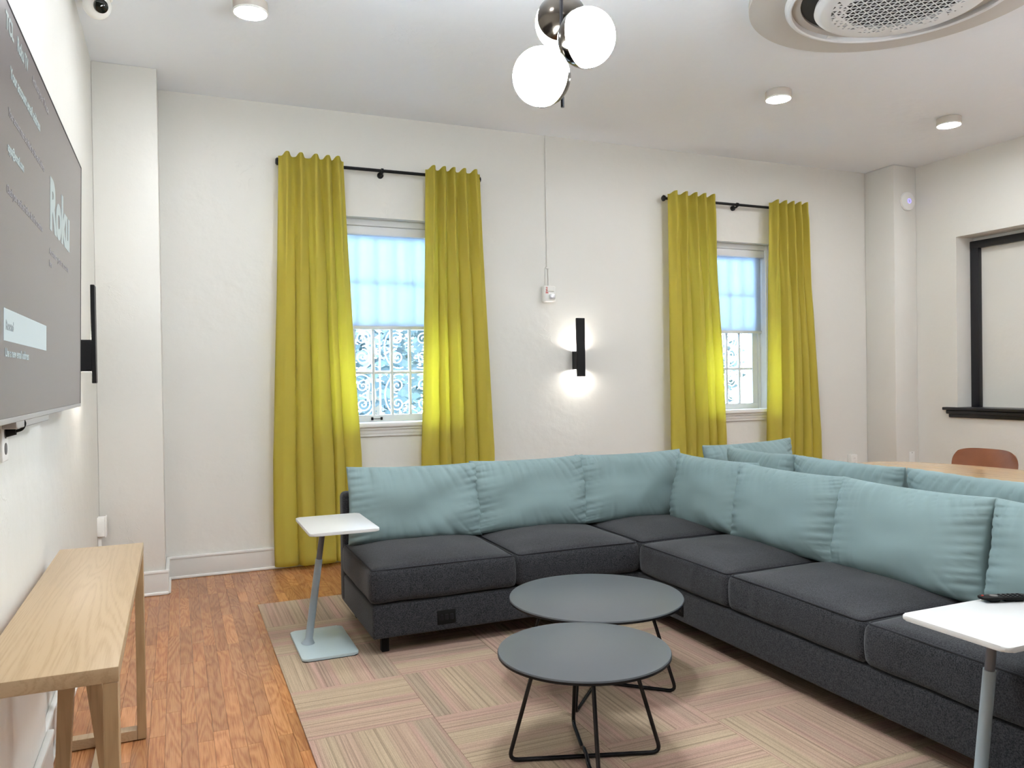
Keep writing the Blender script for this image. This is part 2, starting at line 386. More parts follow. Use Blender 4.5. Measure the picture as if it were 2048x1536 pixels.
# baseboards: board + cap + shoe
def baseboard(name, p, q, nrm):
    """p,q in plan; nrm = direction into the room"""
    p = Vector(p); q = Vector(q); n = Vector(nrm)
    root = None
    def strip(nm, t0, t1, z0, z1, mt, bev):
        b = bm_(); a = [p+n*t0, q+n*t0, p+n*t1, q+n*t1]
        x0 = min(v.x for v in a); x1 = max(v.x for v in a); y0 = min(v.y for v in a); y1 = max(v.y for v in a)
        box(b, x0, x1, y0, y1, z0, z1, bev, 2); return b
    o = struct(name, strip('board', 0, .018, 0, .140, 0, .002), M['board'])
    obj('cap', strip('cap', 0, .024, .138, .158, 0, .006), M['trim'], o, local=True)
    obj('shoe_moulding', strip('shoe', .0, .032, 0, .020, 0, .008), M['trim'], o, local=True)
    return o
baseboard('baseboard_back', (-.083, YB), (6.497, YB), (0, -1))
baseboard('baseboard_pillar_left', (XL, 5.60), (-.083+.018, 5.60), (0, -1))
baseboard('baseboard_pillar_side', (-.083, 5.585), (-.083, YB), (1, 0))
baseboard('baseboard_left', (XL, 3.17), (XL, 5.60), (1, 0))
baseboard('baseboard_left_near', (-.437, YN), (-.437, 3.19), (1, 0))
baseboard('baseboard_pillar_right', (6.497, 5.64), (XR, 5.64), (0, -1))
baseboard('baseboard_right', (XR, YN), (XR, 5.64), (-1, 0))

# ------------------------------------------------------------------ floor planks
rng = random.Random(5)
def set_attr(me, name, vals):
    a = me.attributes.new(name, 'FLOAT', 'FACE'); a.data.foreach_set('value', vals)
SW = .0572
xs0 = XL
nstrip = int((XR-XL)/SW)+1
stuffbm = bm_(); stuffv = []
cnt = 0
for i in range(nstrip):
    x0 = xs0+i*SW; x1 = min(x0+SW, XR); y = YN - rng.random()*.5
    lo = 1.55 if x0 < .44 else 5.02
    vis = x0 < 1.12
    while y < YB:
        L = rng.uniform(.22, .72); y1 = y+L; a, b_ = max(y, YN), min(y1, YB); rv = rng.random()
        if b_-a > .02:
            g = .0005
            if vis and b_ > lo and cnt < 298:
                bm = bm_(); box(bm, x0+g, x1-g, a+g, b_-g, -.006, 0); bm.normal_update()
                o = obj('plank', bm, M['plank'], floor, local=True, smooth=0); set_attr(o.data, 'rnd', [rv]*len(o.data.polygons)); cnt += 1
            elif not (.5 < x0 < 3.3 and b_ < 4.9):
                n0 = len(stuffbm.faces); box(stuffbm, x0+g, x1-g, a+g, b_-g, -.006, 0); stuffv += [rv]*(len(stuffbm.faces)-n0)
        y = y1
o = obj('plank', stuffbm, M['plank'], floor, local=True, smooth=0, kind='stuff'); set_attr(o.data, 'rnd', stuffv)

# ------------------------------------------------------------------ carpet of square tiles
rug = thing('area_rug', 'beige and pink striped rug of square carpet tiles under the sectional sofa', 'rug', (1.937, 2.3, 0))
for cx in range(6):
    for ry in range(12):
        x0 = .437+cx*.5; y1 = 5.047-ry*.5; g = .0006
        bm = bm_(); box(bm, x0+g, x0+.5-g, y1-.5+g, y1-g, 0, .007, .0006, 1)
        uvl = bm.loops.layers.uv.new('UVMap'); vert = (cx+ry) % 2 == 0
        fl = rng.random() < .5
        for f in bm.faces:
            for l in f.loops:
                u, v = l.vert.co.x-x0, l.vert.co.y-(y1-.5)
                if fl: u, v = .5-u, .5-v
                l[uvl].uv = (u, v) if vert else (v, u)
        o = obj('carpet_tile', bm, M['carpet'], rug, smooth=0)
        set_attr(o.data, 'rnd', [rng.random()]*len(o.data.polygons))
RZ = .007

# ------------------------------------------------------------------ windows
def build_window(idx, X0, X1):
    cx = (X0+X1)/2; gx0, gx1 = cx-.372, cx+.378
    root = bm_()
    # outer frame lining the opening
    for a, b_, c, d in ((X0, X0+.035, WZ0, WZ1), (X1-.035, X1, WZ0, WZ1), (X0+.035, X1-.035, WZ1-.05, WZ1)):
        box(root, a, b_, 6.085, 6.26, c, d, .004, 1)
    for a, b_ in ((X0+.035, X0+.062), (X1-.062, X1-.035)):
        box(root, a, b_, 6.165, 6.26, WZ0, WZ1-.05, .003, 1)
    win = struct('window_%d' % idx, root, M['sash'])
    b = bm_(); box(b, X0+.03, X1-.03, 6.06, 6.30, 1.00, 1.038, .004, 1)
    box(b, X0-.05, X1+.05, 5.945, 6.085, 1.008, 1.043, .008, 2)
    obj('sill', b, M['trim'], win, local=True)
    b = bm_(); box(b, X0-.03, X1+.03, 5.966, 6.0, .985, 1.010, .006, 2); box(b, X0-.02, X1+.02, 5.978, 6.0, .955, .988, .006, 2); box(b, X0-.02, X1+.02, 5.985, 6.0, .935, .957, .004, 2)
    obj('apron', b, M['trim'], win, local=True)
    # sash
    b = bm_(); box(b, gx0-.06, gx1+.06, 6.18, 6.225, 1.038, 1.092, .003, 1)
    box(b, gx0-.06, gx0, 6.18, 6.225, 1.092, 2.56, .003, 1); box(b, gx1, gx1+.06, 6.18, 6.225, 1.092, 2.56, .003, 1)
    box(b, gx0, gx1, 6.18, 6.225, 1.77, 1.82, .003, 1); box(b, gx0, gx1, 6.18, 6.225, 2.50, 2.56, .003, 1)
    sash = obj('sash', b, M['sash'], win, local=True)
    for k in range(1, 5):
        x = gx0+k*(gx1-gx0)/5; b = bm_(); box(b, x-.0105, x+.0105, 6.188, 6.216, 1.09, 1.772, .003, 1); obj('muntin', b, M['sash'], sash, local=True)
        b = bm_(); box(b, x-.0105, x+.0105, 6.188, 6.216, 1.818, 2.502, .003, 1); obj('muntin', b, M['sash'], sash, local=True)
    for z in (1.427, 2.16):
        b = bm_(); box(b, gx0, gx1, 6.190, 6.214, z-.010, z+.010, .003, 1); obj('muntin', b, M['sash'], sash, local=True)
    for k in range(5):
        xa = gx0+k*(gx1-gx0)/5+.008; xb = gx0+(k+1)*(gx1-gx0)/5-.008
        for za, zb in ((1.085, 1.420), (1.434, 1.775), (1.815, 2.153), (2.167, 2.505)):
            b = bm_(); box(b, xa, xb, 6.2015, 6.2045, za, zb); obj('pane', b, M['glass'], sash, local=True, smooth=0)
    if idx == 1:
        b = bm_()
        for x in (1.425, 1.50): box(b, x-.008, x+.008, 6.165, 6.182, 1.052, 1.075, .002, 1)
        tube(b, [(1.425, 6.17, 1.063), (1.50, 6.17, 1.063)], .0022, 8)
        obj('sash_latch', b, M['black'], win, local=True)
    # roller blind
    bt = thing('roller_blind', ('white roller blind drawn halfway down in the left window' if idx == 1 else 'white roller blind drawn halfway down in the right window'), 'blind', (cx, 6.13, 2.56), group=None)
    b = bm_(); box(b, X0+.04, X1-.04, 6.09, 6.16, 2.50, 2.568, .006, 2); obj('head_box', b, M['sash'], bt)
    b = bm_(); box(b, X0+.02+.03, X1-.05, 6.1385, 6.1400, 1.79, 2.51); obj('fabric', b, M['blind'], bt, smooth=0)
    b = bm_(); box(b, X0+.045, X1-.045, 6.130, 6.148, 1.770, 1.795, .004, 2); obj('bottom_bar', b, M['sash'], bt)
    return cx
c1 = build_window(1, *W1); c2 = build_window(2, *W2)

# scrolled iron grilles outside each window
def spiral(cx, cz, r0, r1, a0, turns, y, n=26):
    return [(cx+(r0+(r1-r0)*t)*math.cos(a0+turns*2*PI*t), y, cz+(r0+(r1-r0)*t)*math.sin(a0+turns*2*PI*t)) for t in [i/n for i in range(n+1)]]
def grille(xa, xb, label):
    y = 6.42; g = thing('window_grille', label, 'window grille', ((xa+xb)/2, y, 1.0))
    b = bm_()
    for z in (1.05, 1.44, 1.83): tube(b, [(xa, y, z), (xb, y, z)], .007, 6)
    obj('rail', b, M['steel'], g)
    for x in (xa, xb):
        for z in (1.05, 1.83):
            b = bm_(); tube(b, [(x, y, z), (x, YB+.34, z)], .007, 6); obj('fixing', b, M['steel'], g)
    n = 4; wd = (xb-xa)/n
    for k in range(n+1):
        b = bm_(); tube(b, [(xa+k*wd, y, 1.03), (xa+k*wd, y, 2.55)], .007, 6); obj('bar', b, M['steel'], g)
    for k in range(n):
        for row in range(4):
            zc = 1.245+.39*row; xc = xa+(k+.5)*wd; b = bm_(); s = 1 if k % 2 else -1
            R = min(wd*.46, .17)
            tube(b, [(xc+s*(-.03)+s*R*math.cos(a), y, zc+.17*math.sin(a)) for a in [(-1.9+3.8*i/24) for i in range(25)]], .005, 6)
            tube(b, spiral(xc-s*.015, zc+.075, .065, .008, -PI/2, 1.8*s, y), .005, 6)
            tube(b, spiral(xc-s*.015, zc-.075, .065, .008, PI/2, -1.8*s, y), .005, 6)
            obj('scroll', b, M['steel'], g)
    return g
grille(W1[0]+.02, W1[1]+.05, 'scrolled wrought iron grille outside the left window')
grille(W2[0]+.0, W2[1]-.06, 'scrolled wrought iron grille outside the right window')
# outdoors
bm = bm_(); box(bm, -14, 22, YB+.36, 30, -.9, -.7); tag(obj('ground', bm, M['ground'], kind='structure'), 'pale paved ground outside the windows', 'ground')
def tree(x, y, h, r, seed, label):
    rg = random.Random(seed); t = thing('tree', label, 'tree', (x, y, -.7), group='trees outside the windows')
    b = bm_(); tube(b, [(x, y, -.7), (x+.05, y, h*.3), (x-.05, y+.05, h*.7)], .1, 8, radii=[.12, .09, .05]); obj('trunk', b, M['bark'], t)
    b = bm_()
    for i in range(3200):
        a = rg.uniform(0, 2*PI); e = math.asin(rg.uniform(-1, 1)); q = r*rg.uniform(.45, 1)
        c = Vector((x+q*math.cos(a)*math.cos(e), y+q*math.sin(a)*math.cos(e)*.8, h*.62+q*1.15*math.sin(e)))
        d = Vector((rg.gauss(0, 1), rg.gauss(0, 1), rg.gauss(0, 1))).normalized(); u, v = frame_of(d); s = rg.uniform(.05, .10)
        b.faces.new([b.verts.new(c+u*s*k1+v*s*.5*k2) for k1, k2 in ((-1, 0), (0, -1), (1, 0), (0, 1))])
    obj('foliage', b, M['leaf'], t, smooth=0, kind='stuff')
tree(2.2, 9.6, 3.0, 1.6, 1, 'leafy green tree seen through the left window')
tree(6.2, 9.4, 2.8, 1.3, 2, 'leafy green tree seen through the right window grille')
tree(3.2, 12.5, 3.6, 1.9, 3, 'leafy green tree further back beyond the left window')

# ------------------------------------------------------------------ curtains and rods
def curtain(xt0, xt1, xb0, xb1, nf, seed, label, ztop=3.0, zbot=.035):
    rg = random.Random(seed); t = thing('curtain', label, 'curtain', ((xt0+xt1)/2, 5.875, zbot), group=None)
    NU, NV = 220, 60; b = bm_(); ph = [k+rg.uniform(-.13, .13) for k in range(nf)]
    amp = [rg.uniform(.75, 1.15) for _ in range(nf)]
    edges = [0.0]
    for k in range(nf): edges.append(edges[-1]+rg.uniform(.75, 1.3))
    edges = [q/edges[-1] for q in edges]; ctr = [(edges[k]+edges[k+1])/2+rg.uniform(-.01, .01) for k in range(nf)]
    def prof(u, vz):
        # narrow standing tabs at the header, widening into full pipes with tight valleys below
        sh = u+.025*math.sin(vz*3.1+seed)*vz*math.sin(u*PI)
        for k in range(nf):
            if sh <= edges[k+1] or k == nf-1: break
        q = (sh-edges[k])/(edges[k+1]-edges[k])*2-1; q = max(-1, min(1, q))
        pipe = math.sqrt(max(0, 1-q*q))**.8*amp[k]
        d = (u-ctr[k])*nf/.26; tab = math.exp(-abs(d)**2.6)*1.05
        m_ = min(1, vz*2.6); m_ = m_*m_*(3-2*m_)
        return tab*(1-m_)+pipe*m_*(.85+.15*math.sin(vz*4+k*2+seed)), math.exp(-abs((u-ctr[k])*nf/.27)**4)
    rows = []
    for j in range(NV+1):
        v = j/NV; row = []
        vv = v**.85
        e = min(1, vv*1.35); e = e**1.2
        x0 = xt0+(xb0-xt0)*e; x1 = xt1+(xb1-xt1)*e
        for i in range(NU+1):
            u = i/NU; s, lift = prof(u, vv)
            pinch = 1 if vv > .05 else .9
            A = .070+.016*min(1, vv*2)
            zt = ztop+.022*lift
            z = zt+(zbot-zt)*vv
            y = 5.902 - s*A*pinch + .006*noise.noise(Vector((u*6+seed, vv*5, 0)))
            y -= .010*math.sin(vv*PI)*math.sin(u*7+seed)
            x = x0+(x1-x0)*u + .010*math.sin(u*nf*2*PI)*min(1, vv*4) + .012*noise.noise(Vector((vv*3, u*3, seed)))*vv
            row.append(b.verts.new((x, y, z)))
        rows.append(row)
    for A_, B_ in zip(rows, rows[1:]):
        for i in range(NU): b.faces.new((A_[i], A_[i+1], B_[i+1], B_[i]))
    rb = bmesh.ops.solidify(b, geom=b.faces[:], thickness=.003)
    panel = obj('panel', b, M['curtain'], t, smooth=70)
    # header tape seam and hem seam
    for nm, j in (('header_seam', 3), ('hem_seam', 57)):
        pass
    return t
LC = ['chartreuse velvet curtain left of the left window, nearest the television',
      'chartreuse velvet curtain right of the left window, beside the fire alarm cable',
      'chartreuse velvet curtain left of the right window, on the side of the wall light',
      'chartreuse velvet curtain right of the right window, nearest the far corner']
curtain(.706, 1.176, .635, 1.275, 5, 1, LC[0])
curtain(1.809, 2.262, 1.742, 2.345, 5, 2, LC[1])
curtain(4.043, 4.552, 4.045, 4.640, 5, 3, LC[2], ztop=2.985)
curtain(5.179, 5.640, 5.125, 5.775, 5, 4, LC[3], ztop=2.99)
def rod(x0, x1, xb, z, label):
    t = thing('curtain_rod', label, 'curtain rod', (xb, 5.90, z))
    b = bm_(); tube(b, [(x0, 5.928, z), (x1, 5.928, z)], .0125, 12); obj('pole', b, M['black'], t)
    for s, x in ((-1, x0), (1, x1)):
        b = bm_(); lathe(b, [(.0125, 0), (.026, s*.004), (.028, s*.016), (.018, s*.026)], (x, 5.928, z), 18, 'x'); obj('finial', b, M['black'], t)
    for x in (xb,):
        b = bm_(); tube(b, [(x, 5.928, z-.0), (x, 5.928, z-.012), (x-.0, 5.94, z-.02), (x, 6.0, z-.02)], .009, 10); lathe(b, [(.024, 5.985), (.024, 6.0)], (x, 0, z-.02), 18, 'y')
        lathe(b, [(.019, -.008), (.019, .008)], (x+.0, 5.928, z), 16, 'x'); obj('bracket', b, M['black'], t)
rod(.715, 2.25, 1.475, 2.965, 'black curtain rod over the left window')
rod(4.03, 5.63, 4.83, 2.95, 'black curtain rod over the right window')

# ------------------------------------------------------------------ sofa
def gridbox(hx, hy, hz, r, nx, ny, nz, disp):
    """rounded box centred at origin with displacement disp(p, nrm, (u,v,w)) -> Vector"""
    b = bm_(); H3 = (hx, hy, hz); N3 = (nx, ny, nz)
    for ax in range(3):
        a1, a2 = (ax+1) % 3, (ax+2) % 3
        for s in (-1, 1):
            g = []
            for i in range(N3[a1]+1):
                row = []
                for j in range(N3[a2]+1):
                    q = [0, 0, 0]; q[ax] = s
                    # denser sampling near the edges
                    f = lambda t: math.sin((t-.5)*PI)*.5+.5 if False else t
                    q[a1] = -1+2*f(i/N3[a1]); q[a2] = -1+2*f(j/N3[a2])
                    p = Vector((q[0]*hx, q[1]*hy, q[2]*hz))
                    c = Vector([max(-(H3[k]-r), min(H3[k]-r, p[k])) for k in range(3)])
                    d = p-c
                    if d.length > 1e-9: n = d.normalized(); p2 = c+n*r if d.length > r*.999 or sum(abs(d[k]) > 1e-6 for k in range(3)) > 1 else p
                    else: n = Vector((0, 0, 0)); n[ax] = s; p2 = p
                    row.append(b.verts.new(disp(p2, n, q)))
                g.append(row)
            for i in range(N3[a1]):
                for j in range(N3[a2]): b.faces.new((g[i][j], g[i+1][j], g[i+1][j+1], g[i][j+1]))
    bmesh.ops.remove_doubles(b, verts=b.verts, dist=1e-5); return b
def seat_cushion(parent, x0, x1, y0, y1, z0, z1, seed, crown=.042, creases=None):
    hx, hy, hz = (x1-x0)/2, (y1-y0)/2, (z1-z0)/2; c = Vector(((x0+x1)/2, (y0+y1)/2, (z0+z1)/2))
    def disp(p, n, q):
        u, v, w_ = p.x/hx, p.y/hy, p.z/hz
        cr = crown*(1-abs(u)**3)*(1-abs(v)**3)
        p = p.copy()
        if w_ > 0: p.z += cr*w_
        # sides belly out a little
        belly = .010*(1-w_*w_)
        if abs(u) > .9: p.x += math.copysign(belly*.4, u)
        if abs(v) > .9: p.y += math.copysign(belly, v)
        k = noise.noise(Vector((p.x*5+seed*3, p.y*5, p.z*5)))*.005
        p += n*k
        if creases and w_ < .8:
            ax, sgn = creases
            if (ax == 'x' and n.x*sgn > .5):
                g = noise.noise(Vector((p.y*22+seed*7+p.z*6, 0, seed)))
                p.x += sgn*.006*g*max(0, noise.noise(Vector((p.y*3, seed, 0)))+.45)*(.7+.3*w_)
        return p+c
    b = gridbox(hx, hy, hz, .028, 26, 40 if creases else 26, 8, disp)
    o = obj('seat_cushion', b, M['sofa'], parent, smooth=60)
    e = .009
    pts = [(x, y) for x, y in rrect(x0+e, x1-e, y0+e, y1-e, .022, 4)]
    def ring(z, cz):
        out = []
        n = len(pts)
        for i in range(n):
            p, q = Vector(pts[i]), Vector(pts[(i+1) % n]); L = (q-p).length; m_ = max(1, int(L/.05))
            for k in range(m_):
                r_ = p.lerp(q, k/m_); u, v = (r_.x-c.x)/hx, (r_.y-c.y)/hy
                out.append((r_.x, r_.y, z+cz*crown*(1-abs(u)**3)*(1-abs(v)**3)))
        return out
    b = bm_(); tube(b, ring(z1-.004, .9), .0040, 6, closed=True); obj('piping', b, M['piping'], o)
    return o
sofa = thing('sectional_sofa', 'charcoal grey corner sectional sofa with a long side running toward the camera', 'sofa', (2.0, 4.2, RZ))
SX0, SY1, YF, XF, SX1, SYN = .862, 4.62, 3.81, 2.38, 3.19, .55
def rb(x0, x1, y0, y1, z0, z1, bev=.015, seg=3): b = bm_(); box(b, x0, x1, y0, y1, z0, z1, bev, seg); return b
o = obj('base', rb(SX0+.004, XF+.02, YF, SY1-.01, .095, .262, .014), M['sofa'], sofa)
obj('base', rb(XF, SX1-.01, SYN, SY1-.012, .095, .260, .014), M['sofa'], sofa)
obj('backrest', rb(SX0, SX1, 4.505, SY1, .10, .728, .03, 4), M['sofa'], sofa)
obj('backrest', rb(3.075, SX1+.004, SYN, 4.60, .10, .728, .03, 4), M['sofa'], sofa)
e = .004
seat_cushion(sofa, SX0-.004, 1.635-e, YF-.008, 4.52, .268, .438, 1)
seat_cushion(sofa, 1.635+e, 2.385, YF-.008, 4.52, .268, .438, 2)
seat_cushion(sofa, 2.395, 3.09, 3.80, 4.52, .266, .436, 3)
seat_cushion(sofa, XF-.008, 3.09, 3.02+e, 3.785, .264, .430, 4, creases=('x', -1))
seat_cushion(sofa, XF-.008, 3.09, 2.222+e, 3.02-e, .264, .430, 5, creases=('x', -1))
seat_cushion(sofa, XF-.008, 3.09, 1.43+e, 2.222-e, .264, .430, 6, creases=('x', -1))
seat_cushion(sofa, XF-.008, 3.09, .60, 1.43-e, .264, .430, 7, creases=('x', -1))
for x, y in ((.945, 3.90), (.945, 4.52), (2.30, 4.50), (3.10, 4.50), (2.72, 2.2), (3.10, 2.2), (2.72, .65), (3.10, .65)):
    obj('leg', rb(x-.019, x+.019, y-.019, y+.019, RZ, .098, .003, 1), M['black_plastic'], sofa)
def usbplate(x0, x1, y0, y1, z0, z1):
    b = bm_(); box(b, x0, x1, y0, y1, z0, z1, .003, 2); o = obj('power_outlet', b, M['black_plastic'], sofa)
    return o
pl = usbplate(1.195, 1.293, YF-.004, YF+.01, .128, .200)
for k in range(3):
    b = bm_(); box(b, 1.208+k*.027, 1.226+k*.027, YF-.006, YF-.003, .150, .178, .002, 1); obj('socket', b, M['black'], pl)
pl = usbplate(XF-.004, XF+.01, 3.38, 3.475, .128, .200)
for k in range(3):
    b = bm_(); box(b, XF-.006, XF-.003, 3.39+k*.027, 3.408+k*.027, .150, .178, .002, 1); obj('socket', b, M['black'], pl)

def pillow_bm(w_, h, t, seed, sag=.010):
    NU, NV = 110, 66; b = bm_(); sides = []
    for sgn in (-1, 1):
        g = []
        for i in range(NU+1):
            row = []
            for j in range(NV+1):
                u = -math.cos(PI*i/NU); v = -math.cos(PI*j/NV)
                u = .55*u+.45*(2*i/NU-1); v = .55*v+.45*(2*j/NV-1)
                f = max(0, (1-abs(u)**3.2)*(1-abs(v)**3.2))**.40
                x = w_/2*u*(1-.035*(1-v*v)); z = h/2*v*(1-.02*(1-u*u))
                z -= sag*(1-abs(u)**3)*(v+1)/2
                edge_v = math.exp(-((1-abs(v))/.30)**1.5); edge_u = math.exp(-((1-abs(u))/.20)**1.5)
                rid = lambda q, e_: (1-min(1, abs(noise.noise(q))*2.6))**e_
                kv = u*7.5*(1-.25*(1-v))+v*1.2+seed*5
                wr = -rid(Vector((kv, seed, sgn)), 3)*.019*edge_v*(1.0 if v > 0 else .4)*(.5+noise.noise(Vector((u*2.5, seed+8, 0)))+.4)
                wr += noise.noise(Vector((kv*1.1, seed+2, sgn)))*.011*edge_v
                wr += -rid(Vector((v*5.5-u*1.5+seed*9, seed+3, sgn)), 3)*.014*edge_u + noise.noise(Vector((v*6-u+seed, seed+4, sgn)))*.008*edge_u
                wr += noise.noise(Vector((u*1.6+seed, v*1.6, sgn)))*.016
                th = t/2*f*(1+.08*-v)+wr*min(1, f*1.6)
                # pointed ears
                ear = (abs(u)*abs(v))**6
                x *= 1-.006*ear; z -= math.copysign(.002*ear, v)
                row.append(b.verts.new((x, sgn*max(th, 0 if f == 0 else .0005), z)))
            g.append(row)
        for i in range(NU):
            for j in range(NV): b.faces.new((g[i][j], g[i+1][j], g[i+1][j+1], g[i][j+1]))
    bmesh.ops.remove_doubles(b, verts=b.verts, dist=2e-5); return b
def pillow(cx, cy, zb, yaw, lean, w_, h, t, seed, label, roll=0, group='sage back pillows'):
    """bottom edge centre at (cx,cy,zb); front faces local -y"""
    b = pillow_bm(w_, h, t, seed)
    for v in b.verts: v.co.z += h/2
    o = obj('back_pillow', b, M['pillow'], None, smooth=80)
    o.location = (cx, cy, zb)
    o.rotation_euler = (Matrix.Rotation(math.radians(yaw), 3, 'Z') @ Matrix.Rotation(math.radians(lean), 3, 'X').transposed() @ Matrix.Rotation(math.radians(roll), 3, 'Y')).to_euler()
    return tag(o, label, 'pillow')
ZP = .445
pillow(1.262, 4.375, ZP, 0, 9, .80, .44, .20, 11, 'sage green back pillow at the left end of the sofa, behind the small white table', roll=1.0)
pillow(1.990, 4.375, ZP, 0, 9, .775, .44, .20, 12, 'sage green back pillow second from the sofa left end')
pillow(2.715, 4.375, ZP, 0, 9, .80, .44, .20, 13, 'sage green back pillow third from the left, ending in the sofa corner')
pillow(2.955, 3.93, ZP-.01, -88, 9, .74, .44, .19, 14, 'sage green back pillow in the sofa corner, first on the long side', roll=0)
pillow(2.920, 3.270, ZP-.01, -90, 10, .80, .44, .21, 15, 'sage green back pillow on the long side, just in front of the corner one')
pillow(2.920, 2.520, ZP-.01, -90, 10, .80, .44, .21, 16, 'sage green back pillow on the long side behind the table with the remote')
pillow(2.920, 1.735, ZP-.01, -90, 10, .80, .44, .21, 17, 'sage green back pillow cut off by the right edge of the photo')
# second sofa, back to back
sofa2 = thing('sectional_sofa', 'second sectional sofa standing back to back behind the charcoal one, mostly hidden', 'sofa', (3.6, 3.6, 0))
obj('base', rb(3.215, 3.86, .6, 4.60, .095, .262, .014), M['sofa'], sofa2)
obj('base', rb(3.86, 4.16, 4.02, 4.60, .095, .262, .014), M['sofa'], sofa2)
obj('backrest', rb(3.205, 3.325, .6, 4.60, .10, .728, .03, 4), M['sofa'], sofa2)
obj('backrest', rb(3.325, 4.16, 4.50, 4.62, .10, .728, .03, 4), M['sofa'], sofa2)
seat_cushion(sofa2, 3.325, 3.87, 3.2, 4.0, .264, .436, 21); seat_cushion(sofa2, 3.325, 3.87, 2.4, 3.19, .264, .436, 22)
seat_cushion(sofa2, 3.325, 4.16, 4.01, 4.49, .264, .436, 23); seat_cushion(sofa2, 3.325, 3.87, 1.6, 2.39, .264, .436, 24)
for x, y in ((3.50, .65), (3.80, .65), (3.50, 4.5), (4.1, 4.5), (4.1, 4.08), (3.80, 2.3)):
    obj('leg', rb(x-.019, x+.019, y-.019, y+.019, 0, .098, .003, 1), M['black_plastic'], sofa2)
pillow(3.72, 4.41, ZP, 0, 8, .78, .46, .17, 31, 'sage green pillow standing highest behind the sofa corner, in front of the right window', roll=-1.5)
pillow(3.47, 3.985, ZP, 90, 9, .62, .45, .19, 32, 'sage green pillow of the rear sofa directly behind the corner')
pillow(3.47, 3.29, ZP, 90, 9, .79, .45, .20, 33, 'sage green pillow of the rear sofa, in front of the oak table tip')
pillow(3.47, 2.48, ZP, 90, 9, .82, .45, .20, 34, 'sage green pillow of the rear sofa nearest the right edge of the photo')

# ------------------------------------------------------------------ laptop side tables
def side_table(label, loc, rotz):
    """local: plate 0.335 (x) x 0.51 (y); post leans from -x at the floor toward the middle"""
    t = thing('side_table', label, 'side table', loc, (0, 0, rotz), group=None)
    b = bm_(); prism(b, rrect(-.135, .135, -.235, .235, .025), 0, .004); obj('base_pad', b, M['black_plastic'], t, local=True)
    b = bm_(); prism(b, rrect(-.138, .138, -.238, .238, .028), .004, .017, .004); obj('base', b, M['basegrey'], t, local=True)
    P0, P1 = Vector((-.075, 0, .017)), Vector((.005, -.03, .617)); Pm = P0.lerp(P1, .72)
    b = bm_(); tube(b, [P0, P0+(P1-P0)*.02, P0+(P1-P0)*.045, Pm], 1, 20, radii=[.036, .027, .0195, .0180]); obj('post_sleeve', b, M['postgrey'], t, local=True)
    b = bm_(); tube(b, [Pm-(P1-P0)*.02, P1], .0145, 18); obj('post', b, M['postdark'], t, local=True)
    b = bm_(); box(b, -.06, .09, -.12, .08, .612, .618, .002, 1); obj('mount_plate', b, M['postdark'], t, local=True)
    b = bm_(); prism(b, rrect(-.103, .237, -.30, .205, .022), .618, .633, .0045); obj('tabletop', b, M['white_lam'], t, local=True)
    return t
side_table('white topped laptop table on a leaning grey post at the left end of the sofa', (.678, 4.13, RZ), 0)
t2 = side_table('white topped laptop table on a leaning grey post at the lower right, holding the remote', (2.30, 1.63, RZ), -PI/2)
# remote
rm = thing('remote_control', 'black remote control lying on the right laptop table', 'remote', (2.405, 1.690, .640), (0, 0, math.radians(-19)))
b = bm_(); prism(b, rrect(-.078, .078, -.021, .021, .012), .009, .0165, .002); box(b, -.055, -.02, -.016, .016, 0, .012, .005, 2); box(b, -.005, .060, -.016, .016, 0, .012, .005, 2)
obj('body', b, M['black_plastic'], rm, local=True)
b = bm_(); lathe(b, [(.012, .0165), (.012, .0185), (.007, .019)], (-.033, 0, 0), 18); obj('direction_pad', b, M['plastic_dk'], rm, local=True)
for i in range(5):
    for j in (-1, 0, 1):
        b = bm_(); lathe(b, [(.0038, .0165), (.0038, .0190), (.002, .0195)], (-.008+i*.0155, j*.0115, 0), 10); obj('button', b, M['black_gloss'], rm, local=True)
b = bm_(); lathe(b, [(.0035, .0165), (.0035, .0188)], (-.066, .006, 0), 10); obj('power_button', b, M['red'], rm, local=True)

# ------------------------------------------------------------------ coffee tables
def coffee(label, cx, cy, R, rt, rb_, ang, z=.400):
    t = thing('coffee_table', label, 'coffee table', (cx, cy, RZ))
    b = bm_(); lathe(b, [(R-.012, z-.014), (R-.003, z-.011), (R, z-.006), (R-.002, z-.001), (R-.006, z)], (cx, cy, 0), 96); obj('tabletop', b, M['grey_lam'], t)
    b = bm_(); lathe(b, [(R-.008, z-.0165), (R+.0005, z-.0145), (R+.0008, z-.0065), (R-.006, z-.0062)], (cx, cy, 0), 96); obj('edge_band', b, M['black'], t)
    for k, a in enumerate((ang, ang+PI/2)):
        d = Vector((math.cos(a), math.sin(a), 0)); c = Vector((cx, cy, 0)); r = .0075; zf = RZ+r+(.0152 if k else 0)
        up = Vector((0, 0, 1))
        if k: pts = [c-d*rt+up*(z-.018), c-d*rb_+up*(RZ+r), c-d*.06+up*(RZ+r), c-d*.03+up*zf, c+d*.03+up*zf, c+d*.06+up*(RZ+r), c+d*rb_+up*(RZ+r), c+d*rt+up*(z-.018)]
        else: pts = [c-d*rt+up*(z-.018), c-d*rb_+up*(RZ+r), c+d*rb_+up*(RZ+r), c+d*rt+up*(z-.018)]
        b = bm_(); tube(b, fillet(pts, .035), r, 12); obj('leg_loop', b, M['black_gloss'], t)
    b = bm_(); tube(b, [(cx+rt*1.0*math.cos(a), cy+rt*1.0*math.sin(a), z-.022) for a in [2*PI*i/40 for i in range(40)]], .005, 8, closed=True); obj('top_ring', b, M['black'], t)
    return t
coffee('smaller round grey coffee table in front, nearest the camera', 1.325, 2.490, .308, .168, .275, math.radians(-18.5))
coffee('larger round grey coffee table behind the smaller one, near the sofa corner', 1.701, 3.078, .385, .235, .350, math.radians(-43.5))

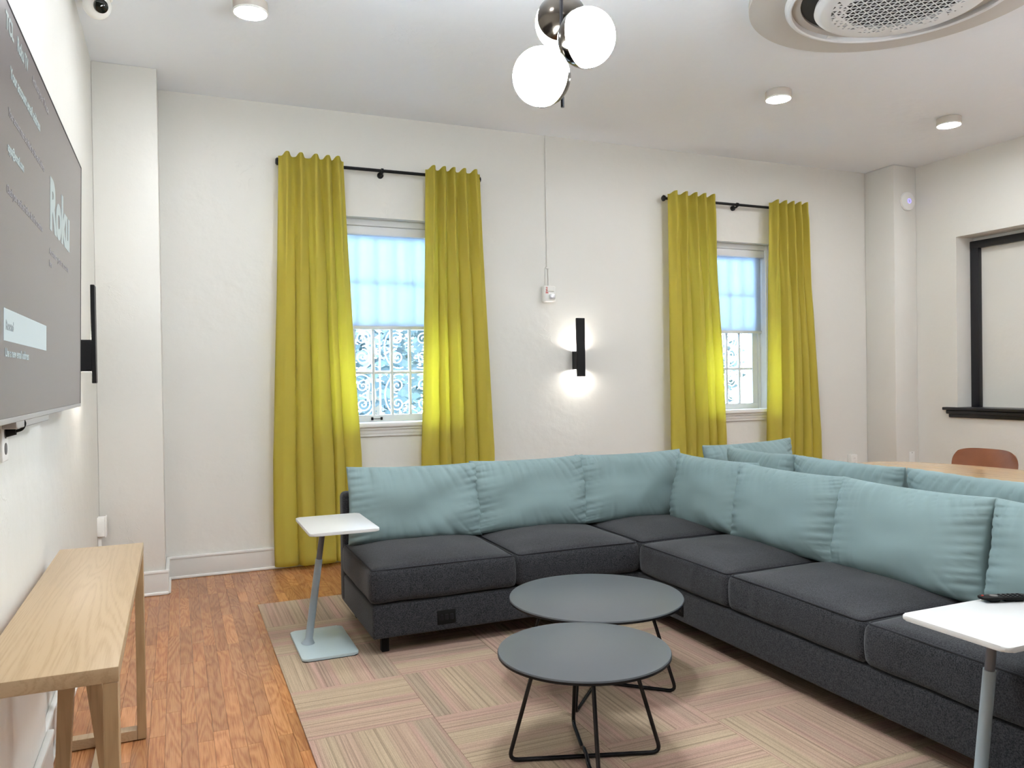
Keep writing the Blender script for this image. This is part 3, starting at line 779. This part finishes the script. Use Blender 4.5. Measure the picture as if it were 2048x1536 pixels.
# ------------------------------------------------------------------ console table (left)
cn = thing('console_table', 'long pale oak console table standing against the left wall below the television', 'console table', (-.27, 2.66, 0))
cx0, cx1, cy0, cy1, ct = -.412, -.126, 1.93, 3.39, .750
obj('tabletop', rb(cx0, cx1, cy0, cy1, ct-.034, ct, .0025, 2), M['oak_y'], cn)
for y0 in (cy0+.0, cy1-.05):
    obj('leg', rb(cx1-.032, cx1-.001, y0+.001, y0+.049, .004, ct-.034, .0015, 1), M['oak_z'], cn)
    obj('leg', rb(cx0+.001, cx0+.032, y0+.001, y0+.049, .004, ct-.034, .0015, 1), M['oak_z'], cn)
    obj('bottom_rail', rb(cx0+.032, cx1-.032, y0+.001, y0+.049, .004, .042, .0015, 1), M['oak_y'], cn)
    for x in (cx0+.016, cx1-.016):
        b = bm_(); lathe(b, [(.01, 0), (.01, .005)], (x, y0+.025, 0), 12); obj('foot_glide', b, M['black_plastic'], cn)
obj('stretcher', rb(-.292, -.258, cy0+.05, cy1-.05, .006, .042, .0015, 1), M['oak_y'], cn)
for xt, xb in ((-.283, -.322), (-.245, -.165)):
    b = bm_(); vs = []
    for x, z in ((xt, ct-.034), (xb, 0)):
        h_ = .021 if z else .015
        for dx, dy in ((-h_, -.02), (h_, -.02), (h_, .02), (-h_, .02)): vs.append(b.verts.new((x+dx, 2.5+dy, z)))
    for f in ((0, 1, 2, 3), (7, 6, 5, 4), (0, 4, 5, 1), (1, 5, 6, 2), (2, 6, 7, 3), (3, 7, 4, 0)): b.faces.new([vs[i] for i in f])
    obj('brace_leg', b, M['oak_z'], cn)

# ------------------------------------------------------------------ television
th = math.atan(.02/1.03)
tv = thing('television', 'large flat television on the left wall showing a dim account message', 'television', (-.380, 2.93, 1.276), (0, th, 0))
TW = .922; THh = 1.026
b = bm_(); box(b, -.045, -.0015, -TW, TW, 0, THh, .004, 2); obj('housing', b, M['black_plastic'], tv, local=True)
b = bm_(); box(b, -.0015, 0, -TW+.004, TW-.004, .014, THh-.004); scr = obj('screen', b, M['screen'], tv, local=True, smooth=0)
b = bm_(); box(b, -.030, .0015, -TW, TW, -.001, .013, .001, 1); box(b, -.034, .0005, -.55, 0.0, -.020, 0, .002, 1); obj('lower_bezel', b, M['bezel'], tv, local=True)
b = bm_(); box(b, -.012, .0012, -TW, TW, THh-.003, THh+.001); box(b, -.012, .0012, TW-.003, TW+.001, 0, THh); box(b, -.012, .0012, -TW-.001, -TW+.003, 0, THh); obj('edge_frame', b, M['black'], tv, local=True)
b = bm_(); box(b, -.074, -.045, -.30, .30, .30, .70, .003, 1); obj('wall_mount', b, M['black'], tv, local=True)
RT = (PI/2, 0, PI/2)
def tvt(s, y, z, size, mt, bold=0, sx=1, nm='screen_text'): return text(nm, s, size, M[mt], scr, (.0006, y-2.93, z-1.276), RT, bold, 'LEFT', sx, .0003)
tvt('TCL', 2.215, 2.232, .056, 'txt', .0018)
tvt('Roku TV', 2.365, 2.232, .052, 'txt', .0012, .85)
tvt('Activate your TV now', 2.60, 2.232, .034, 'txt_dim')
tvt('Your account email address', 2.275, 2.130, .040, 'txt', .0010, 1.02)
tvt('Your account must be linked to this email address', 2.255, 2.030, .030, 'txt_dim', 0, .93)
tvt('apps@email.com', 2.245, 1.942, .032, 'txt', .0008, 1.0)
tvt('Check your email and follow the link to continue', 2.235, 1.838, .030, 'txt_dim', 0, .93)
tvt('Roku', 2.938, 1.886, .225, 'txt', .010, 1.08, 'logo')
tvt('Activate your account', 2.935, 1.795, .032, 'txt_dim', 0, 1.7)
tvt('here', 2.935, 1.755, .030, 'txt_dim')
b = bm_(); box(b, 0, .0006, 2.203-2.93, 2.874-2.93, 1.478-1.276, 1.556-1.276); bt = obj('button', b, M['btn'], scr, local=True, smooth=0)
text('button_text', 'Resend', .034, M['txt_dark'], bt, (.0008, 2.225-2.93, 1.505-1.276), RT, .0005)
tvt('Use a new email address', 2.220, 1.440, .030, 'txt', .0004, 1.1)
# cord and outlet
oc = thing('wall_outlet', 'white surface mounted outlet box under the television with the black plug in it', 'outlet', (-.437, 2.49, 1.22))
obj('box', rb(-.437, -.425, 2.45, 2.53, 1.165, 1.280, .003), M['plastic'], oc)
for z in (1.243, 1.199):
    b = bm_(); lathe(b, [(.016, -.425), (.016, -.4235)], (0, 2.49, z), 18, 'x'); obj('socket', b, M['plastic_dk'], oc)
cd = thing('power_cord', 'black power cord looping from the outlet up behind the television', 'cord', (-.41, 2.49, 1.243))
b = bm_(); tube(b, [(-.4235, 2.49, 1.243), (-.400, 2.49, 1.245)], .011, 12, radii=[.013, .009]); obj('plug', b, M['black_plastic'], cd)
b = bm_(); tube(b, fillet([(-.402, 2.49, 1.245), (-.385, 2.49, 1.250), (-.378, 2.49, 1.268), (-.392, 2.49, 1.285), (-.415, 2.50, 1.30)], .01, 6), .0042, 10); obj('cable', b, M['black_plastic'], cd)

# ------------------------------------------------------------------ sconces
def sconce(label, loc, rotz):
    """local: wall is y=0, room is -y"""
    t = thing('wall_sconce', label, 'wall light', loc, (0, 0, rotz))
    b = bm_(); box(b, -.040, .040, -.075, 0, .066, .212, .003, 1); obj('mount', b, M['black'], t, local=True)
    b = bm_(); box(b, -.040, .040, -.092, -.072, 0, .495, .003, 1); obj('shade', b, M['black'], t, local=True)
    b = bm_()
    for zr in (.212, .060):
        for xr in (-.040, .036): box(b, xr, xr+.004, -.072, 0, zr, zr+.006)
    obj('baffle', b, M['black'], t, local=True)
    for z0, z1 in ((.2122, .2132), (.0648, .0658)):
        b = bm_(); box(b, -.028, .028, -.064, -.012, z0, z1); obj('lamp_strip', b, M['sconce_led'], t, local=True)
    return t
sconce('slim black up and down wall light between the two windows', (3.158, YB, 1.374), 0)
sconce('slim black wall light seen edge on beside the television', (XL, 4.50, 1.374), PI/2)

# ------------------------------------------------------------------ fire alarm + conduit
fa = thing('fire_alarm', 'white fire alarm strobe on the back wall under a thin vertical cable cover', 'fire alarm', (2.89, YB, 2.07))
obj('housing', rb(2.838, 2.946, YB-.055, YB, 2.002, 2.138, .012, 3), M['plastic'], fa)
obj('sounder', rb(2.868, 2.925, YB-.060, YB-.054, 2.088, 2.126, .004, 2), M['plastic'], fa)
obj('strobe', rb(2.880, 2.934, YB-.075, YB-.054, 2.022, 2.066, .008, 2), M['strobe'], fa)
text('lettering', 'FIRE', .030, M['red'], fa, (2.853-2.89, -.0556, .055), (PI/2, PI/2, 0), .001)
cv = bm_(); box(cv, 2.884, 2.900, YB-.012, YB, 2.29, H, .003, 1); box(cv, 2.868, 2.884, YB-.010, YB, 2.13, 2.29, .003, 1); box(cv, 2.896, 2.906, YB-.010, YB, 2.13, 2.29, .003, 1); box(cv, 2.874, 2.912, YB-.014, YB, 2.285, 2.30, .003, 1)
tag(obj('cable_cover', cv, M['wall']), 'thin wall coloured cable cover running from the ceiling to the fire alarm', 'cable cover')
# outlets
def outlet_front(x0, x1, z0, z1, y, dep, label, box_=True):
    t = thing('wall_outlet', label, 'outlet', ((x0+x1)/2, y, (z0+z1)/2))
    obj('box', rb(x0, x1, y-dep, y, z0, z1, .003, 2), M['plastic'], t)
    xm = (x0+x1)/2
    for z in ((z0+z1)/2+.022, (z0+z1)/2-.022):
        b = bm_(); lathe(b, [(.017, y-dep-.0015), (.017, y-dep)], (xm, 0, z), 18, 'y'); so = obj('socket', b, M['plastic'], t)
        for dx in (-.006, .006):
            b = bm_(); box(b, xm+dx-.001, xm+dx+.001, y-dep-.002, y-dep-.001, z-.002, z+.006); obj('slot', b, M['plastic_dk'], so)
    return t
outlet_front(6.225, 6.305, .430, .548, YB, .055, 'white surface outlet box low on the back wall near the far corner')
t = thing('light_switch', 'white switch plate low on the right pillar', 'switch', (6.70, 5.64, .525))
obj('plate', rb(6.665, 6.738, 5.634, 5.64, .465, .582, .002, 2), M['plastic'], t)
b = bm_(); lathe(b, [(.004, 5.632), (.004, 5.634)], (6.70, 0, .572), 10, 'y'); obj('screw', b, M['plastic_dk'], t)
t = thing('wall_outlet', 'white surface outlet box low on the left wall behind the console table', 'outlet', (XL, 5.49, .485))
obj('box', rb(XL, XL+.042, 5.45, 5.53, .430, .545, .003, 2), M['plastic'], t)
obj('face_plate', rb(XL+.042, XL+.050, 5.447, 5.533, .425, .550, .003, 2), M['plastic'], t)
for z in (.465, .510):
    b = bm_(); lathe(b, [(.013, 5.4485), (.013, 5.450)], (XL+.021, 0, z), 16, 'y'); obj('knockout', b, M['plastic'], t)
tag(obj('conduit', rb(XL, XL+.02, 5.48, 5.50, .158, .430, .004, 2), M['plastic']), 'white conduit running from the left outlet box down to the baseboard', 'conduit')

# ------------------------------------------------------------------ right wall: black frame + ledge
fx = XR+.205
fr = thing('niche_frame', 'black wooden frame around the recessed panel on the right wall', 'frame', (fx, 4.2, NZ0))
obj('upright', rb(fx-.02, fx+.03, NY1-.085, NY1, NZ0, 2.60, .006, 2), M['black_wood'], fr)
obj('upright', rb(fx-.02, fx+.03, NY0, NY0+.085, NZ0, 2.60, .006, 2), M['black_wood'], fr)
obj('head_rail', rb(fx-.022, fx+.03, NY0, NY1, 2.535, 2.605, .006, 2), M['black_wood'], fr)
b = bm_(); box(b, XR-.055, XR+.235, NY0-.10, NY1+.125, 1.005, 1.032, .006, 2)
lg = obj('window_ledge', b, M['black_wood']); tag(lg, 'black moulded wooden ledge under the black frame on the right wall', 'ledge')
b = bm_(); box(b, XR-.038, XR, NY0-.08, NY1+.10, .968, 1.006, .010, 3); box(b, XR-.022, XR, NY0-.07, NY1+.08, .935, .970, .006, 2); obj('moulding', b, M['black_wood'], lg, local=True)
# detector on the right pillar
dt = thing('ceiling_sensor', 'round white wireless access point glowing blue high on the right pillar', 'access point', (6.668, 5.64, 3.055))
b = bm_(); lathe(b, [(.090, 5.64), (.094, 5.632), (.088, 5.618), (.06, 5.610), (.02, 5.607)], (6.668, 0, 3.055), 40, 'y'); obj('housing', b, M['plastic'], dt)
b = bm_(); tube(b, [(6.668+.020*math.cos(a), 5.6075, 3.055+.020*math.sin(a)) for a in [2*PI*i/24 for i in range(24)]], .0028, 6, closed=True); obj('status_ring', b, M['blue_led'], dt)

# ------------------------------------------------------------------ oak table + leather chair
tb = thing('dining_table', 'large oak table with rounded end behind the sofas on the right', 'table', (4.45, 2.9, 0))
def superel(cx, cy, a, b_, p, n=72): return [(cx+a*math.copysign(abs(math.cos(t))**(2/p), math.cos(t)), cy+b_*math.copysign(abs(math.sin(t))**(2/p), math.sin(t))) for t in [2*PI*i/n for i in range(n)]]
b = bm_(); prism(b, superel(4.46, 2.95, .52, 1.22, 2.6), .710, .735, .004); obj('tabletop', b, M['table_oak'], tb)
b = bm_(); prism(b, superel(4.46, 2.95, .49, 1.19, 2.6), .700, .710); obj('underside', b, M['black'], tb)
for y in (3.6, 2.3):
    obj('pedestal', rb(4.40, 4.52, y-.06, y+.06, .02, .70, .01), M['black'], tb); obj('foot', rb(4.16, 4.76, y-.05, y+.05, 0, .025, .006), M['black'], tb)
ch = thing('leather_chair', 'brown leather chair tucked in on the far side of the oak table', 'chair', (5.22, 3.83, 0))
def shell(y0, y1, z0, z1, x, th_, bow, rnd):
    b = bm_(); NU, NV = 28, 18; fr_ = []; bk = []
    for lst, off in ((fr_, 0), (bk, th_)):
        for i in range(NU+1):
            row = []
            for j in range(NV+1):
                u = -1+2*i/NU; v = j/NV
                wv = 1-rnd*max(0, (v-.72)/.28)**2.2
                yy = (y0+y1)/2+(y1-y0)/2*u*wv; zz = z0+(z1-z0)*(v-(.07*abs(u)**5)*v)
                k = 1-.85*max(abs(u)**8, v**10)
                xx = x+.05*v-bow*u*u+(off*k if off else th_*.2*(1-k))
                row.append(b.verts.new((xx, yy, zz)))
            lst.append(row)
    for g in (fr_, bk):
        for i in range(NU):
            for j in range(NV): b.faces.new((g[i][j], g[i+1][j], g[i+1][j+1], g[i][j+1]))
    def sew(A, B):
        for k in range(len(A)-1): b.faces.new((A[k], A[k+1], B[k+1], B[k]))
    sew(fr_[0], bk[0]); sew(fr_[-1], bk[-1]); sew([r[0] for r in fr_], [r[0] for r in bk]); sew([r[-1] for r in fr_], [r[-1] for r in bk])
    return b
obj('backrest', shell(3.585, 4.085, .50, .815, 5.28, .045, .06, .16), M['leather'], ch, smooth=60)
b = gridbox(.24, .235, .035, .03, 10, 10, 4, lambda p, n, q: p+Vector((5.12, 3.835, .46))+Vector((0, 0, .012*(1-q[0]**2)*(1-q[1]**2) if q[2] > 0 else 0))); obj('seat', b, M['leather'], ch, smooth=60)
b = bm_(); box(b, 5.25, 5.29, 3.80, 3.87, .44, .56, .01, 2); obj('back_support', b, M['black'], ch)
for x in (4.93, 5.31):
    for y in (3.64, 4.03):
        b = bm_(); tube(b, [(x+(.03 if x > 5.1 else -.02), y+(.02 if y > 3.8 else -.02), 0), (x, y, .43)], .012, 10); obj('leg', b, M['black'], ch)

# ------------------------------------------------------------------ ceiling fixtures
def downlight(x, y, label):
    t = thing('ceiling_downlight', label, 'ceiling light', (x, y, H), group=None)
    b = bm_(); lathe(b, [(.086, H), (.090, H-.004), (.090, H-.052), (.087, H-.056)], (x, y, 0), 40); obj('housing', b, M['body'], t)
    b = bm_(); lathe(b, [(.090, H-.052), (.090, H-.060), (.085, H-.062), (.083, H-.058)], (x, y, 0), 40, cap=False); obj('rim', b, M['plastic'], t)
    b = bm_(); lathe(b, [(.084, H-.0570), (.084, H-.0600)], (x, y, 0), 40); obj('diffuser', b, M['led'], t)
    return t
DL = [(.400, 4.44, 'round surface ceiling light nearest the left pillar'), (4.02, 4.47, 'round surface ceiling light above the sofa corner, between pendant and vent'),
      (5.74, 4.45, 'round surface ceiling light at the far right, near the right pillar'),
      (.40, 2.30, 'added unseen ceiling light above the console table, out of frame'), (5.74, 2.30, 'added unseen ceiling light above the oak table, out of frame'),  # unseen lights from here on, added to light the room
      (.40, .2, 'added unseen ceiling light behind the camera at left'), (2.7, .2, 'added unseen ceiling light behind the camera at centre'), (5.2, .2, 'added unseen ceiling light behind the camera at right')]
for a in DL: downlight(*a)
# pendant
pd = thing('pendant_light', 'pendant with three glowing glass globes on a dark vertical rod', 'pendant light', (1.3015, 2.551, H))
b = bm_(); tube(b, [(1.3015, 2.551, 2.345), (1.3015, 2.551, H-.02)], .0065, 12); obj('rod', b, M['black_gloss'], pd)
b = bm_(); lathe(b, [(.06, H-.025), (.065, H-.018), (.065, H)], (1.3015, 2.551, 0), 32); obj('canopy', b, M['black_gloss'], pd)
RC = Vector((1.3015, 2.551, 0))
for gi, g in enumerate(((1.353, 2.455, 2.566), (1.198, 2.510, 2.427), (1.369, 2.680, 2.714))):
    c = Vector(g); rodp = Vector((RC.x, RC.y, c.z)); d = (rodp-c); d.normalize(); R = .100
    b = bm_(); bmesh.ops.create_uvsphere(b, u_segments=48, v_segments=28, radius=R)
    for v in b.verts: v.co += c
    gl = obj('globe', b, M['bulb'], pd, smooth=180)
    # metal cup on the rod side
    u, v_ = frame_of(d); b = bm_(); rings = []
    for rr_, sgn in ((R+.0015, 1), (R+.0045, 1)):
        for i in range(13):
            a = math.radians((76, 74, 60)[gi])*(i/12) if rr_ == R+.0015 else math.radians((76, 74, 60)[gi])*(1-i/12)
            rad = max(rr_*math.sin(a), .0004); h_ = rr_*math.cos(a)
            rings.append([b.verts.new(c+d*h_+(u*math.cos(2*PI*k/40)+v_*math.sin(2*PI*k/40))*rad) for k in range(40)])
    for A, B in zip(rings, rings[1:]):
        for k in range(40): b.faces.new((A[k], A[(k+1) % 40], B[(k+1) % 40], B[k]))
    obj('metal_cup', b, M['chrome'], pd, smooth=60)
    b = bm_(); tube(b, [c+d*(R+.003), rodp], .007, 10); obj('arm', b, M['black_gloss'], pd)
LP = 'added unseen globe pendant out of frame over the oak table', 'glass globe pendant hanging behind the camera'
dup(pd, (4.60, 1.0, H), None, LP[0])  # second pendant added out of view to brighten ceiling and walls
# cassette air conditioner
AX, AY = 3.55, 3.02
ac = thing('ceiling_air_conditioner', 'round white ceiling cassette air conditioner with perforated grille', 'air conditioner', (AX, AY, H))
b = bm_(); lathe(b, [(.772, H), (.772, H-.030), (.768, H-.034), (.50, H-.034), (.50, H)], (AX, AY, 0), 128, cap=False); obj('mounting_ring', b, M['ac_ring'], ac)
b = bm_(); lathe(b, [(.582, H-.034), (.580, H-.05), (.570, H-.062), (.556, H-.064), (.548, H-.058), (.546, H-.02)], (AX, AY, 0), 128, cap=False); obj('outer_bezel', b, M['ac_white'], ac)
b = bm_(); lathe(b, [(.546, H-.022), (.3, H-.022), (.01, H-.022)], (AX, AY, 0), 96, cap=False); obj('air_slot', b, M['ac_dark'], ac)
ZD = H-.100
b = bm_(); lathe(b, [(.345, ZD+.004), (.395, ZD+.003), (.420, ZD+.010), (.432, ZD+.022), (.428, ZD+.04), (.40, ZD+.06), (.345, ZD+.06), (.345, ZD+.004)], (AX, AY, 0), 128, cap=False); obj('panel_rim', b, M['ac_white'], ac)
b = bm_(); lathe(b, [(.34, ZD+.045), (.01, ZD+.045)], (AX, AY, 0), 64, cap=False); obj('panel_back', b, M['ac_dark'], ac)
b = bm_(); rg = random.Random(3); sL = .047; hT = sL*math.sqrt(3)/2
for i in range(-10, 11):
    for j in range(-24, 25):
        for up in (0, 1):
            x = j*sL+(i % 2)*sL/2; y = i*hT
            tri = [(x, y), (x+sL, y), (x+sL/2, y+hT)] if up else [(x, y), (x+sL/2, y-hT), (x+sL, y)]
            gx, gy = sum(p[0] for p in tri)/3, sum(p[1] for p in tri)/3; rr_ = math.hypot(gx, gy)
            if rr_ > .350: continue
            ca, sa = math.cos(.35), math.sin(.35)
            W = lambda px, py, z: b.verts.new((AX+px*ca-py*sa, AY+px*sa+py*ca, z))
            O = [W(px, py, ZD) for px, py in tri]
            if rr_ < .30 or (rr_ < .335 and rg.random() < .6):
                k = .84 if rr_ < .27 else rg.uniform(.35, .7)
                I = [W(gx+(px-gx)*k, gy+(py-gy)*k, ZD) for px, py in tri]; I2 = [W(gx+(px-gx)*k, gy+(py-gy)*k, ZD+.003) for px, py in tri]
                for q in range(3):
                    b.faces.new((O[q], O[(q+1) % 3], I[(q+1) % 3], I[q])); b.faces.new((I[q], I[(q+1) % 3], I2[(q+1) % 3], I2[q]))
            else: b.faces.new(O)
obj('grille', b, M['ac_white'], ac, smooth=0, kind='stuff')
b = bm_(); prism(b, [(AX-.02, AY+.49), (AX+.02, AY+.49), (AX, AY+.52)], H-.068, H-.063); obj('marker', b, M['plastic'], ac)
# security camera
sc = thing('security_camera', 'white dome security camera with dark lens on the ceiling at upper left', 'security camera', (-.345, 4.60, H))
b = bm_(); lathe(b, [(.075, H), (.075, H-.025), (.065, H-.035)], (-.345, 4.62, 0), 36); obj('base', b, M['plastic'], sc)
cc = Vector((-.345, 4.60, H-.075)); b = bm_(); bmesh.ops.create_uvsphere(b, u_segments=32, v_segments=20, radius=.068)
for v in b.verts: v.co += cc
obj('housing', b, M['plastic'], sc, smooth=180)
d = Vector((.32, -.80, -.35)).normalized(); b = bm_(); tube(b, [cc+d*.05, cc+d*.074, cc+d*.078], .034, 28, radii=[.034, .034, .028]); obj('lens', b, M['lens'], sc)
